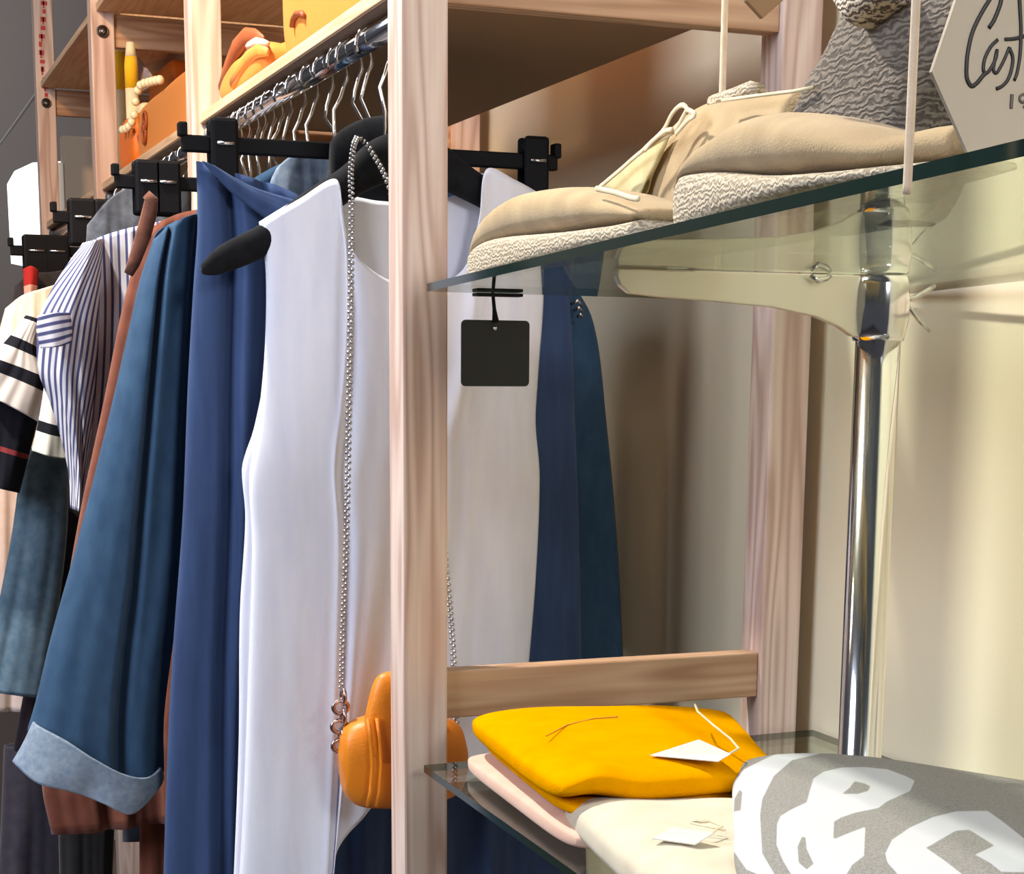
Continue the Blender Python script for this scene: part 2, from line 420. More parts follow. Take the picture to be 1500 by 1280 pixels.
for i in range(3):
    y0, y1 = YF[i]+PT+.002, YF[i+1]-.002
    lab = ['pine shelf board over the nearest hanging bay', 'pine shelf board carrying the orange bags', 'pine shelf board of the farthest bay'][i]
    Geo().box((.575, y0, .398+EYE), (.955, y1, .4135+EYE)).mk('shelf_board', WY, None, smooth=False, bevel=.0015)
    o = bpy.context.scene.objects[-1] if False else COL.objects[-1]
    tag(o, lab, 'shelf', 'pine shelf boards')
    Geo().box((.5765, y0+.001, .3965+EYE), (.9535, y1-.001, .3979+EYE)).mk('underside_panel', plain('brown_hardboard', rgb(150, 118, 88), .7), o, smooth=False)  # thin brown sheet added to darken the shaded underside of the board
    if True:  # the nearest bay's board is out of view, added to block the aisle spot
        o = Geo().box((.575, y0, .776+EYE), (1.0, y1, .792+EYE)).mk('shelf_board', WY, None, smooth=False, bevel=.0015)
        tag(o, ['upper pine shelf board over the nearest bay, above the large tote', 'upper pine shelf board above the orange bags', 'upper pine shelf board of the farthest bay'][i], 'shelf', 'pine shelf boards')
    rt = empty('hanging_rail', (.600, (y0+y1)/2, .381+EYE), ['chrome hanging rail of the nearest bay, full of hanger hooks', 'chrome hanging rail of the middle bay', 'chrome hanging rail of the farthest bay'][i], 'rail', 'chrome hanging rails')
    Geo().tube([(.600, y0, .381+EYE), (.600, y1, .381+EYE)], .0125, 20).mk('rail_tube', CHROME, rt)
    for yy in (y0, y1):
        s_ = 1 if yy == y0 else -1
        Geo().tube([(.600, yy, .381+EYE), (.600, yy+s_*.008, .381+EYE)], .019, 20).mk('rail_socket', STEEL, rt)

# ================================================================ HANGERS
def hook_pts(y, zneck, lean=0.0, R=.0225, gap=.0):
    zr = .371+EYE; pts = []
    for k in range(13):
        a = math.radians(200-20*k)      # over the rail from the front to behind
        pts.append((.600+R*math.cos(a), y, zr+R*math.sin(a)))
    pts += [(.600+R*.55, y, zr-.030), (.600+R*.1+lean*.3, y, zr-.045), (.600+lean, y, zr-.07), (.600+lean, y, zneck)]
    return pts
def hook(parent, y, zneck, lean=0.0):
    return Geo().tube(hook_pts(y, zneck, lean), .0024, 8).mk('hook', CHROME, parent)
def slim_hanger(y, label, zneck=.245+EYE, half=.19, drop=.075, lean=0., group=None):
    h = empty('clothes_hanger', (.600+lean, y, zneck), label, 'hanger', group)
    pts = spline([(.600+lean-half, -drop), (.600+lean-half*.5, -drop*.35), (.600+lean-.03, 0.003), (.600+lean, .008), (.600+lean+.03, .003), (.600+lean+half*.5, -drop*.35), (.600+lean+half, -drop)], 30)
    rs = [.006+.008*abs(2*i/30-1)**2 for i in range(31)]
    Geo().tube([(p[0], y, zneck+p[1]) for p in pts], rs, 10, flat=.6, fdir=(0, 0, 1)).mk('shoulder_arms', VELVET, h)
    hook(h, y, zneck, lean)
    return h
def clip_hanger(y, z, x0, x1, xc, label, clips=((0.05, .62),), zc=None, name='clip_hanger', lean=0.0, cw=.0165, thick=.0095):
    h = empty(name, (.600+lean, y, z), label, 'hanger')
    gg = Geo().box((x0, y-.006, z-thick), (x1, y+.006, z+thick))
    gg.box((x0-.004, y-.008, z+thick-.002), (x0+.006, y+.008, z+thick+.014)); gg.box((x1-.006, y-.008, z+thick-.004), (x1+.004, y+.008, z+thick+.014))
    gg.mk('bar', BLACK, h, smooth=False, bevel=.002)
    for xc_ in clips:
        c = Geo(); zz = z+.028
        pro = spline([(-.012, .0), (-.016, .012), (-.018, -.03), (-.012, -.066), (-.004, -.07)], 10)
        c.box((xc_-cw, y-.016, z-.045), (xc_+cw, y-.007, z+.030)); c.box((xc_-cw, y+.007, z-.045), (xc_+cw, y+.016, z+.030))
        c.box((xc_-cw, y-.010, z+.010), (xc_+cw, y+.010, z+.026))
        o = c.mk('clip', BLACK, h, smooth=False, bevel=.0045)
        Geo().tube([(xc_-cw*.6, y-.017, z), (xc_+cw*.6, y-.017, z)], .0025, 8).mk('spring', STEEL, o)
    if zc: hook(h, y, z, lean)
    return h
# white blouse hanger
hw = empty('clothes_hanger', (.615, 1.95, .30+EYE), 'wide black hanger inside the white sleeveless blouse', 'hanger')
st = [((294, 388), (297, 402), .006), ((318, 362), (318, 403), .013), ((385, 326), (385, 378), .015), ((440, 285), (445, 340), .015), ((500, 245), (505, 300), .014), ((545, 205), (548, 275), .013),
      ((600, 190), (600, 262), .013), ((640, 205), (640, 275), .013), ((690, 245), (695, 300), .014), ((760, 290), (760, 335), .012), ((800, 320), (800, 345), .006)]
loft('shoulder_arms', st, 1.938, VELVET, hw, ax=1)
hook(hw, 1.952, .24+EYE, .012)
# clip hanger of the blue dress
cb = clip_hanger(2.035, .2625+EYE, W((266, 205), 1, 2.035).x, W((815, 240), 1, 2.035).x, 0, 'long black clip hanger holding the blue dress behind the white blouse', clips=(W((326, 210), 1, 2.035).x, W((781, 235), 1, 2.035).x), zc=True, lean=.02)
loft('center_plate', [((484, 208), (484, 312), .008), ((500, 190), (500, 318), .011), ((540, 172), (540, 320), .012), ((600, 172), (600, 320), .012), ((640, 200), (640, 310), .008)], 2.0, VELVET, cb, ax=1)
# ================================================================ GARMENTS
wb = empty('blouse', (.63, 1.95, .2+EYE), 'white sleeveless blouse hanging nearest, behind the front post', 'blouse')
sheet('body', [(380, 325), (432, 294), (485, 265), (492, 320), (512, 375), (560, 412), (620, 420), (670, 395), (692, 320), (705, 250), (750, 266), (790, 285)],
      [(342, 1420), (400, 1425), (445, 1420), (478, 1330), (484, 1243), (520, 1195), (560, 1155), (620, 1142), (680, 1140), (720, 1138), (765, 1135)],
      [(380, 325), (390, 400), (388, 520), (378, 620), (366, 700), (370, 800), (364, 1000), (356, 1200), (342, 1420)],
      [(790, 285), (796, 420), (787, 560), (784, 620), (790, 700), (784, 850), (772, 1000), (765, 1135)], 1.95, WHITE, wb, d=.028, nf=4.2, amp=.0018, seed=4,
      Tb=[(380, 325), (432, 294), (485, 265), (492, 288), (520, 284), (565, 291), (620, 293), (670, 285), (692, 268), (705, 250), (750, 266), (790, 285)], nu=130, nv=90,
      creases=((.30, .36, .04, .007), (.62, .5, .05, .006)))
sheet('armhole_panel', [(388, 556), (405, 556)], [(345, 1400), (400, 1400)], [(388, 556), (372, 630), (360, 665), (355, 690), (360, 760), (352, 900), (350, 1100), (338, 1400)], [(405, 556), (400, 1400)], 1.972, WHITE, wb, d=.008, nf=1, amp=.002, nu=20)
bd = empty('dress', (.62, 2.03, .2+EYE), 'long navy blue dress clipped behind the white blouse', 'dress')
sheet('body', [(288, 236), (318, 246), (350, 258), (400, 274), (450, 300), (520, 330), (600, 340), (680, 320), (740, 290), (785, 268)],
      [(236, 1430), (400, 1440), (520, 1440), (650, 1440), (760, 1440), (862, 1440)],
      [(288, 236), (290, 330), (284, 420), (276, 560), (268, 760), (254, 950), (246, 1100), (236, 1430)],
      [(785, 268), (820, 370), (835, 460), (842, 620), (848, 800), (852, 1000), (862, 1440)], 2.03, NAVY, bd, d=.026, nf=6.5, amp=.008, seed=11, nu=140, nv=80,
      creases=((.10, .13, .02, .02), (.2, .16, .018, .012)))
sheet('sash', [(296, 236), (318, 246)], [(392, 322), (440, 296)], [(296, 236), (340, 282), (392, 322)], [(318, 246), (370, 274), (440, 296)], 1.998, NAVY, bd, d=.005, nf=1, amp=.001, nu=16, nv=30)
dc = empty('denim_coat', (.62, 2.13, .2+EYE), 'mid blue denim coat with a wide sleeve and rolled pale cuff', 'coat')
sheet('body', [(288, 308), (350, 275), (410, 240), (450, 228), (500, 226), (560, 240), (640, 270), (740, 330), (828, 400)],
      [(300, 1120), (450, 1130), (600, 1120), (760, 1100), (916, 1080)],
      [(288, 308), (300, 600), (300, 1120)], [(828, 400), (868, 470), (888, 620), (904, 800), (912, 960), (916, 1080)], 2.14, DENIM, dc, d=.03, nf=5, amp=.009, seed=5, nu=110, nv=60,
      creases=((.86, .84, .03, .02),))
sl = sheet('sleeve', [(226, 350), (240, 334), (262, 322), (292, 312)], [(40, 1070), (90, 1096), (150, 1130), (200, 1140), (240, 1130)],
      [(226, 350), (206, 410), (190, 480), (160, 610), (112, 800), (76, 930), (52, 1030), (40, 1070)],
      [(292, 312), (284, 420), (279, 560), (274, 700), (266, 850), (252, 950), (240, 1050), (240, 1130)], 2.105, DENIM, dc, d=.034, nf=1.3, amp=.004, seed=2, nu=90, nv=80,
      creases=((.36, .66, .045, .028), (.9, .93, .05, .008)))
sheet('cuff', [(50, 1058), (90, 1076), (135, 1104), (175, 1124), (210, 1132), (234, 1124)], [(20, 1116), (50, 1138), (100, 1150), (145, 1166), (185, 1182), (228, 1156)],
      [(50, 1058), (36, 1088), (20, 1116)], [(234, 1124), (238, 1140), (228, 1156)], 2.09, DENIM_IN, dc, d=.040, nf=1.5, amp=.004, seed=3, nu=60, nv=20, solid=.004)
sheet('collar', [(406, 246), (428, 228), (460, 222), (500, 224), (560, 240)], [(395, 275), (440, 292), (480, 310), (520, 325), (570, 330)], [(406, 246), (398, 262), (395, 275)], [(560, 240), (570, 330)], 2.095, DENIM_IN, dc, d=.012, nf=3, amp=.003, nu=40, nv=16)
rg_ = fabric('rust_linen', rgb(116, 64, 48), rgb(134, 78, 58), 40)
g = Geo()
for q in range(3): g.tube([W((836+q*5, 446+q*9), 1, 2.095), W((846+q*2, 440+q*10), 1, 2.09), W((853, 448+q*8), 1, 2.095)], .0022, 8)
g.mk('metal_clasp', STEEL, dc)
rust = empty('rust_tunic', (.6, 2.27, .2+EYE), 'rust brown tunic showing between the denim sleeve and the striped shirt', 'tunic')
sheet('body', [(206, 352), (240, 322), (290, 308), (400, 300)], [(76, 1222), (110, 1218), (160, 1212), (206, 1204), (260, 1200), (400, 1200)],
      [(206, 352), (180, 450), (152, 590), (120, 740), (92, 900), (66, 1080), (62, 1150), (76, 1222)], [(400, 300), (420, 700), (400, 1200)], 2.28, rg_, rust, d=.02, nf=5, amp=.006, seed=8, nu=60)
sheet('inner_panel', [(205, 1000), (320, 1000)], [(205, 1430), (320, 1430)], [(205, 1000), (205, 1430)], [(320, 1000), (320, 1430)], 2.31, rg_, rust, d=.01, nf=3, amp=.004, nu=30)
Geo().tube([W(p, 1, 2.25) for p in ((214, 284), (222, 292), (218, 315), (210, 345), (196, 385), (188, 402))], [.006, .009, .010, .010, .008, .006], 10, flat=.3, fdir=(0, 1, 0)).mk('strap', fabric('brown_strap', rgb(100, 62, 50), rgb(130, 84, 66)), rust)
SB, SL_ = rgb(226, 220, 222), rgb(84, 86, 124)
ss = empty('striped_shirt', (.55, 2.42, .18+EYE), 'white shirt with thin navy stripes and a drooping sleeve', 'shirt')
sheet('body', [(124, 358), (150, 346), (184, 336), (220, 328), (300, 312)], [(106, 742), (130, 752), (160, 765), (200, 780), (300, 800)],
      [(124, 358), (128, 450), (124, 560), (112, 680), (106, 742)], [(300, 312), (310, 560), (300, 800)], 2.42, striped('vertical_stripes', SB, SL_, 15, .34, 0, 0.02), ss, d=.02, nf=4, amp=.006, seed=6, nu=90)
sheet('sleeve', [(122, 356), (134, 354), (150, 350)], [(104, 744), (112, 746), (122, 744)],
      [(122, 356), (96, 392), (70, 436), (57, 470), (56, 540), (74, 590), (92, 650), (102, 700), (104, 744)], [(150, 350), (146, 430), (140, 540), (132, 650), (122, 744)], 2.40, striped('slanting_stripes', SB, SL_, 10, .44, 0, .9, .06), ss, d=.028, nf=2, amp=.004, seed=7, nu=60, nv=80)
sheet('sleeve_tab', [(56, 462), (80, 458), (102, 458)], [(60, 510), (84, 508), (104, 502)], [(56, 462), (54, 485), (60, 510)], [(102, 458), (105, 480), (104, 502)], 2.355, striped('tab_stripes', SB, SL_, 4.2, .46, 1, .1), ss, d=.008, nf=1, amp=.001, nu=24, nv=24)
CRM, BLK = rgb(226, 214, 204), rgb(26, 26, 34)
bw = empty('banded_top', (.5, 2.72, 0+EYE), 'cream top with broad black bands at the left edge', 'top')
sheet('sleeve', [(38, 462), (62, 470)], [(-60, 560), (0, 588), (60, 620)], [(38, 462), (10, 498), (-25, 530), (-60, 560)], [(62, 470), (54, 515), (70, 560), (60, 620)], 2.72, banded('sleeve_bands', [(.04, BLK), (.26, CRM), (.38, BLK), (.58, CRM), (.72, BLK), (1., CRM)]), bw, d=.02, nf=2, amp=.003, nu=40)
sheet('body', [(-60, 566), (0, 585), (58, 606)], [(-60, 700), (28, 722)], [(-60, 566), (-60, 700)], [(58, 606), (44, 660), (28, 722)], 2.735, banded('body_bands', [(.52, BLK), (.58, rgb(150, 60, 60)), (1., BLK)]), bw, d=.02, nf=2, amp=.004, nu=40)
sheet('hem_panel', [(66, 560), (84, 570)], [(47, 660), (72, 668), (98, 672)], [(66, 560), (58, 610), (47, 660)], [(84, 570), (96, 620), (98, 672)], 2.66, banded('hem_bands', [(.55, CRM), (.70, BLK), (1., rgb(228, 222, 204))]), bw, d=.012, nf=1, amp=.002, nu=30)
lj = empty('jeans', (.45, 2.80, -.2+EYE), 'faded light blue jeans hanging at the left edge', 'jeans')
sheet('leg', [(34, 652), (66, 664), (100, 672)], [(-30, 1012), (10, 1014), (66, 1022)], [(34, 652), (18, 780), (-5, 900), (-30, 1012)], [(100, 672), (98, 780), (84, 900), (66, 1022)], 2.80, fabric('faded_denim', rgb(84, 108, 126), rgb(108, 130, 144), 70), lj, d=.02, nf=1.3, amp=.003, seed=9, nu=50)
sheet('lining', [(70, 660), (125, 690)], [(20, 1100), (120, 1100)], [(70, 660), (60, 860), (20, 1100)], [(125, 690), (120, 1100)], 2.86, fabric('dark_plum_cloth', rgb(40, 32, 38), rgb(50, 40, 46)), lj, d=.01, nf=2, amp=.003, nu=30)
o = sheet('grey_skirt', [(6, 1092), (50, 1088), (100, 1085)], [(-10, 1440), (100, 1440)], [(6, 1092), (2, 1200), (-10, 1440)], [(100, 1085), (112, 1200), (100, 1440)], 2.92, fabric('charcoal_wool', rgb(56, 52, 62), rgb(66, 60, 70)), None, d=.02, nf=2, amp=.005, nu=40)
tag(o, 'charcoal grey skirt low in the left corner', 'skirt')
o = sheet('black_trousers', [(84, 1150), (170, 1140)], [(90, 1440), (164, 1440)], [(84, 1150), (88, 1300), (90, 1440)], [(170, 1140), (164, 1300), (164, 1440)], 2.55, fabric('black_twill', rgb(16, 15, 18), rgb(22, 20, 24)), None, d=.02, nf=2, amp=.005, nu=40)
tag(o, 'black trousers hanging below the rust tunic hem', 'trousers')
o = sheet('cream_blouse', [(8, 452), (34, 432), (58, 424), (84, 416)], [(-40, 640), (20, 640), (60, 640)], [(8, 452), (-2, 490), (-40, 640)], [(84, 416), (90, 520), (60, 640)], 2.98, fabric('cream_cotton', rgb(236, 226, 200), rgb(244, 234, 212)), None, d=.02, nf=3, amp=.004, nu=40)
tag(o, 'plain cream blouse behind the banded top', 'blouse')
o = sheet('blush_coat', [(-60, 560), (60, 540)], [(-60, 1040), (50, 1040)], [(-60, 560), (-60, 1040)], [(60, 540), (60, 1040)], 3.3, fabric('blush_cotton', rgb(238, 214, 200), rgb(246, 226, 214)), None, d=.02, nf=3, amp=.004, nu=40)  # made-up cloth standing in for the pale pinkish wall far behind
tag(o, 'pale blush coat glimpsed behind the light jeans', 'coat')
o = sheet('slate_jacket', [(128, 330), (160, 292), (185, 275), (215, 268), (280, 268)], [(120, 470), (280, 470)], [(128, 330), (120, 470)], [(280, 268), (280, 470)], 2.62, fabric('slate_cloth', rgb(60, 62, 72), rgb(92, 98, 106), 60), None, d=.02, nf=3, amp=.006, nu=50)
tag(o, 'slate grey jacket whose shoulder rises behind the striped shirt', 'jacket')
rc = empty('collared_shirt', (.36, 3.13, 1.6), 'dark shirt with a small red collar behind the cream blouse', 'shirt')
sheet('body', [(20, 420), (44, 402), (80, 398), (160, 380)], [(10, 520), (160, 520)], [(20, 420), (10, 520)], [(160, 380), (160, 520)], 3.13, fabric('soot_cloth', rgb(44, 42, 46), rgb(56, 52, 56)), rc, d=.015, nf=2, amp=.003, nu=24)
sheet('red_collar', [(34, 394), (44, 390), (56, 396)], [(36, 436), (54, 434)], [(34, 394), (36, 436)], [(56, 396), (54, 434)], 3.09, banded('collar_red', [(.6, rgb(170, 42, 40)), (1., rgb(224, 160, 140))]), rc, d=.012, nf=1, amp=.002, nu=16, nv=16)
# further hangers
clip_hanger(2.47, W((230, 268), 1, 2.47).z, W((168, 270), 1, 2.47).x, .74, 0, 'black clip hanger over the striped shirt, below the second post', clips=(W((215, 262), 1, 2.47).x, W((243, 266), 1, 2.47).x), zc=True, cw=.019)
clip_hanger(2.9, W((150, 320), 1, 2.9).z, W((78, 325), 1, 2.9).x, .74, 0, 'black clip hanger in front of the third post', clips=(W((120, 330), 1, 2.9).x, W((157, 318), 1, 2.9).x), zc=True, cw=.022)
clip_hanger(3.4, W((60, 368), 1, 3.4).z, W((16, 385), 1, 3.4).x, .72, 0, 'black clip hanger in front of the farthest post', clips=(W((52, 366), 1, 3.4).x, W((82, 358), 1, 3.4).x), zc=True, cw=.024)
hang_ys = [2.075, 2.14, 2.205, 2.28, 2.345, 2.42, 2.52, 2.575, 2.62, 2.68, 2.735, 2.79]
for k, y in enumerate(hang_ys):
    rr = random.Random(k)
    slim_hanger(y, 'slim black velvet hanger with a chrome hook crowded on the nearest rail', zneck=.215+EYE, half=.15, drop=.08, lean=rr.uniform(0, .03), group='hangers crowded on the nearest rail')
for k, y in enumerate([2.96, 3.05, 3.13, 3.2, 3.28, 3.36, 3.47, 3.56, 3.66, 3.78]):
    slim_hanger(y, 'slim black velvet hanger with a chrome hook on the middle bay rail', zneck=.215+EYE, half=.15, drop=.08, lean=0.01, group='hangers on the middle rail')
def hung(name, y, x0, x1, z0, z1, mat, label, seed):
    """a garment between its neighbours on the rail, sloping shoulders, from eye-level heights"""
    c = lambda x, z: tuple(proj([[x, y, z+EYE]])[0]); m = (x0+x1)/2
    T = [c(x0, z1-.07), c(x0+.06, z1-.02), c(m-.03, z1), c(m+.03, z1), c(x1-.06, z1-.02), c(x1, z1-.07)]
    o = sheet(name, T, [c(x0-.03, z0), c(m, z0-.005), c(x1+.03, z0)], [T[0], c(x0-.01, (z0+z1)/2), c(x0-.03, z0)], [T[-1], c(x1+.01, (z0+z1)/2), c(x1+.03, z0)], y, mat, None, d=.011, nf=4, amp=.003, seed=seed, nu=40, nv=24)
    return tag(o, label, name.replace('_', ' ').split()[-1], None)
hung('plum_dress', 2.205, .44, .80, -.75, .205, fabric('plum_cloth', rgb(62, 44, 56), rgb(70, 50, 62)), 'dark plum dress tucked right behind the denim coat', 1)  # dark garments added to block light leaking between the hangers
hung('brown_cardigan', 2.345, .43, .80, -.45, .205, fabric('brown_knit', rgb(84, 62, 48), rgb(96, 72, 56)), 'brown cardigan tucked between the rust tunic and the striped shirt', 2)
hung('black_dress', 2.52, .43, .80, -.80, .20, fabric('black_crepe', rgb(22, 20, 24), rgb(28, 26, 30)), 'black dress tucked right behind the striped shirt', 3)
hung('olive_jacket', 2.575, .43, .80, -.50, .20, fabric('olive_twill', rgb(74, 72, 56), rgb(86, 84, 66)), 'olive jacket tucked in front of the slate grey jacket', 4)
hung('ink_coat', 2.68, .42, .82, -.75, .20, fabric('ink_wool', rgb(34, 38, 52), rgb(42, 46, 60)), 'ink blue coat tucked behind the slate grey jacket', 5)
# ================================================================ CHAIN BAG
bag = empty('chain_bag', (.597, 1.845, -.48+EYE), 'small orange rounded handbag hanging on a chain before the white blouse', 'handbag')
ORG = plain('orange_leather', rgb(222, 128, 22), .42, bump=.15, bscale=300)
st = [((497, 1105), (500, 1135), .012), ((503, 1070), (506, 1165), .030), ((518, 1056), (520, 1178), .036), ((545, 1048), (545, 1182), .037), ((600, 1046), (600, 1180), .037), ((650, 1050), (650, 1170), .036), ((672, 1062), (672, 1158), .028), ((681, 1090), (681, 1135), .012)]
loft('body', st, 1.808, ORG, bag, ax=1, pw=2.8)
st = [((536, 1046), (538, 1100), .008), ((548, 1000), (550, 1110), .016), ((562, 985), (562, 1120), .018), ((610, 985), (610, 1120), .018), ((650, 1010), (650, 1110), .012)]
loft('flap', st, 1.80, ORG, bag, ax=1, pw=2.4)
for xx in (543, 556):
    Geo().tube([W(p, 1, 1.803) for p in ((xx-4, 1052), (xx, 1080), (xx+3, 1120), (xx, 1160), (xx-5, 1181))], .0022, 8).mk('piping', ORG, bag)
def chain(name, path, n, r, mat, parent, w_=.003):
    g = Geo(); P = spline(path, n)
    for k in range(n):
        a = Vector(P[k]); b = Vector(P[k+1]); m = (a+b)/2; t = (b-a)
        s_ = 1 if k % 2 else -1
        off = Vector((w_*.35*s_, -w_*.2*s_, 0))
        g.tube([a+off, m+off*1.4, b+off], [r*.7, r, r*.7], 6)
    return g.mk(name, mat, parent)
CHM = plain('chain_metal', (.50, .48, .47, 1), .25, 1.0)
chain('chain_strap', [tuple(W(p, 1, yy)) for p, yy in (((524, 200), 1.925), ((518, 215), 1.91), ((514, 250), 1.90), ((515, 290), 1.895), ((514, 400), 1.885), ((511, 600), 1.880), ((507, 800), 1.875), ((502, 930), 1.872), ((500, 1012), 1.868))], 190, .0026, CHM, bag)
chain('chain_strap', [tuple(W(p, 1, yy)) for p, yy in (((524, 200), 1.925), ((540, 215), 1.92), ((575, 290), 1.895), ((625, 600), 1.882), ((655, 850), 1.875), ((664, 960), 1.872), ((668, 1060), 1.845))], 190, .0026, CHM, bag)
g = Geo()
for k, (px, py) in enumerate(((503, 1020), (499, 1036), (503, 1050), (497, 1064), (500, 1078), (498, 1092))):
    c = W((px, py), 1, 1.855); g.torus(c, .0075, .0025, ax=(1 if k % 2 else 0), sc=(1, 1.15))
g.mk('chunky_links', plain('rose_metal', (.50, .36, .34, 1), .25, 1.0), bag)

# ================================================================ GLASS SHELVES
def gz(y): return .0839+.016*(1.70-y)
def plane_pt(p, zf):
    z = zf(1.5)
    for _ in range(30): q = W(p, 2, z); z = zf(q.y)
    return W(p, 2, z)
TH = .008
def glass_shelf(name, corners, label):
    e = empty(name, tuple(sum((Vector(c) for c in corners), Vector())/4), label, 'glass shelf', 'glass shelves')
    bot = [Vector(c) for c in corners]; top = [c+Vector((0, 0, TH)) for c in bot]
    me_v = bot+top
    mk('pane', me_v, [(3, 2, 1, 0), (4, 5, 6, 7), (0, 1, 5, 4), (1, 2, 6, 5), (2, 3, 7, 6), (3, 0, 4, 7)], GLASS, e, smooth=False)
    o = COL.objects[-1]; o.data.materials.append(GEDGE)
    for p in o.data.polygons:
        if abs(p.normal.z) < .5: p.material_index = 1
    return e
fl = plane_pt((625, 427), gz); fr_ = plane_pt((1500, 229), gz); bl = plane_pt((1220, 444), gz); br = plane_pt((1500, 412), gz)
def ext(a, b, y):
    t = (y-a.y)/(b.y-a.y); q = a+(b-a)*t; q.z = gz(y)+EYE; return q
n0 = ext(fl, fr_, .30); n1 = ext(bl, br, .30); n1.x = min(n1.x, 1.08); bl.x = min(bl.x, 1.08)
print('upper glass', fl, n0, n1, bl)
glass_shelf('glass_shelf', [fl, n0, n1, bl], 'upper glass shelf carrying the canvas espadrilles and the hexagonal card')
gl0 = W((621, 1131), 2, -.4282); 
glass_shelf('glass_shelf', [(gl0.x, 1.70, -.4282+EYE), (.556, .55, -.4282+EYE), (1.075, .55, -.4282+EYE), (1.075, 1.72, -.4282+EYE)], 'lower glass shelf carrying the folded sweaters')
ZL = -.4282+TH
# chrome pole with arms
px_, py_ = .887, 1.335
zc = gz(py_)+EYE
pole = empty('chrome_pole', (px_, py_, 0), 'chrome pole with a pale bracket arm under the upper glass shelf', 'shelf support')
Geo().tube([(px_, py_, 0), (px_, py_, zc-.001)], .0203, 40).mk('tube', CHROME, pole)
Geo().tube([(px_, py_, 0), (px_, py_, .006)], .06, 40).mk('base_plate', CHROME, pole)
prof = [(.0225, -.058), (.0245, -.052), (.0265, -.038), (.0268, -.022), (.0255, -.008), (.0245, -.001)]
Geo().tube([(px_, py_, zc+z) for r, z in prof], [r for r, z in prof], 40).mk('collar', CHROME, pole)
# arm profile in the plane y=py_
xt = plane_pt((900, 399), gz).x; xt = W((900, 400), 1, py_).x
arm = [(W(p, 1, py_).x, W(p, 1, py_).z) for p in ((901, 405), (906, 418), (920, 430), (960, 435), (1040, 441), (1130, 450), (1190, 463), (1225, 478), (1245, 492))]
poly = [(x, py_-.004, z) for x, z in arm]+[(px_-.015, py_-.004, zc-.056), (px_-.015, py_-.004, zc-.0008), (xt+.002, py_-.004, zc-.0008)]
Geo().prism(poly, (0, .008, 0)).mk('bracket_arm', SATIN, pole, smooth=False, bevel=.0012)
g = Geo(); cx_ = W((1193, 405), 1, py_).x
for s_ in (-1, 1): g.tube([(cx_-.010, py_-.010*s_, zc-.002), (cx_-.004, py_-.012*s_, zc-.007), (cx_+.006, py_-.010*s_, zc-.005), (cx_+.012, py_-.006*s_, zc-.002)], .0022, 8)
g.mk('arm_clip', STEEL, pole)
g = Geo(); base = W((1336, 430), 1, 1.34)
g.tube([(px_+.023, py_, zc-.02), W((1338, 437), 1, 1.34), W((1350, 430), 1, 1.34), W((1369, 419), 1, 1.34)], .0022, 8)
g.tube([(px_+.023, py_, zc-.024), W((1334, 452), 1, 1.34), W((1345, 468), 1, 1.34), W((1362, 485), 1, 1.34)], .0018, 8)  # lower prong stands in for a shadow stroke on the wall
g.mk('wire_hook', STEEL, pole)
for zz in (-.4282,):
    Geo().tube([(px_, py_, zz+EYE-.014), (px_, py_, zz+EYE-.0005)], .027, 40).mk('collar', CHROME, pole)

# black hang tag
tg = empty('hang_tag', (.65, 1.69, .10+EYE), 'square black hang tag on a short cord below the upper glass shelf', 'tag')
a, b_ = W((676, 468), 1, 1.695), W((775, 566), 1, 1.695); x0, x1, z0, z1 = a.x, b_.x, b_.z, a.z; r = .005; poly = []
for cx2, cz2, s0 in ((x1-r, z1-r, 0), (x0+r, z1-r, 90), (x0+r, z0+r, 180), (x1-r, z0+r, 270)):
    for k in range(6):
        t = math.radians(s0+18*k); poly.append((cx2+r*math.cos(t), 1.695, cz2+r*math.sin(t)))
Geo().prism(poly, (0, .0018, 0)).mk('card', plain('black_card', rgb(26, 26, 28), .6), tg, smooth=False)
zt_ = gz(1.69)+EYE
Geo().tube([W((723, 405), 1, 1.692), W((722, 430), 1, 1.692), W((724, 452), 1, 1.692), W((726, 472), 1, 1.692)], [.0022, .0018, .002, .0038], 8).mk('cord', BLACK, tg)
Geo().tube([W((725, 481), 1, 1.6945), W((725, 481), 1, 1.6905)], .0022, 8).mk('eyelet', STEEL, tg)
q = W((730, 408), 1, 1.69); Geo().box((q.x-.026, 1.684, zt_-.004), (q.x+.026, 1.699, zt_-.0006)).mk('clip', BLACK, tg, smooth=False, bevel=.0008)

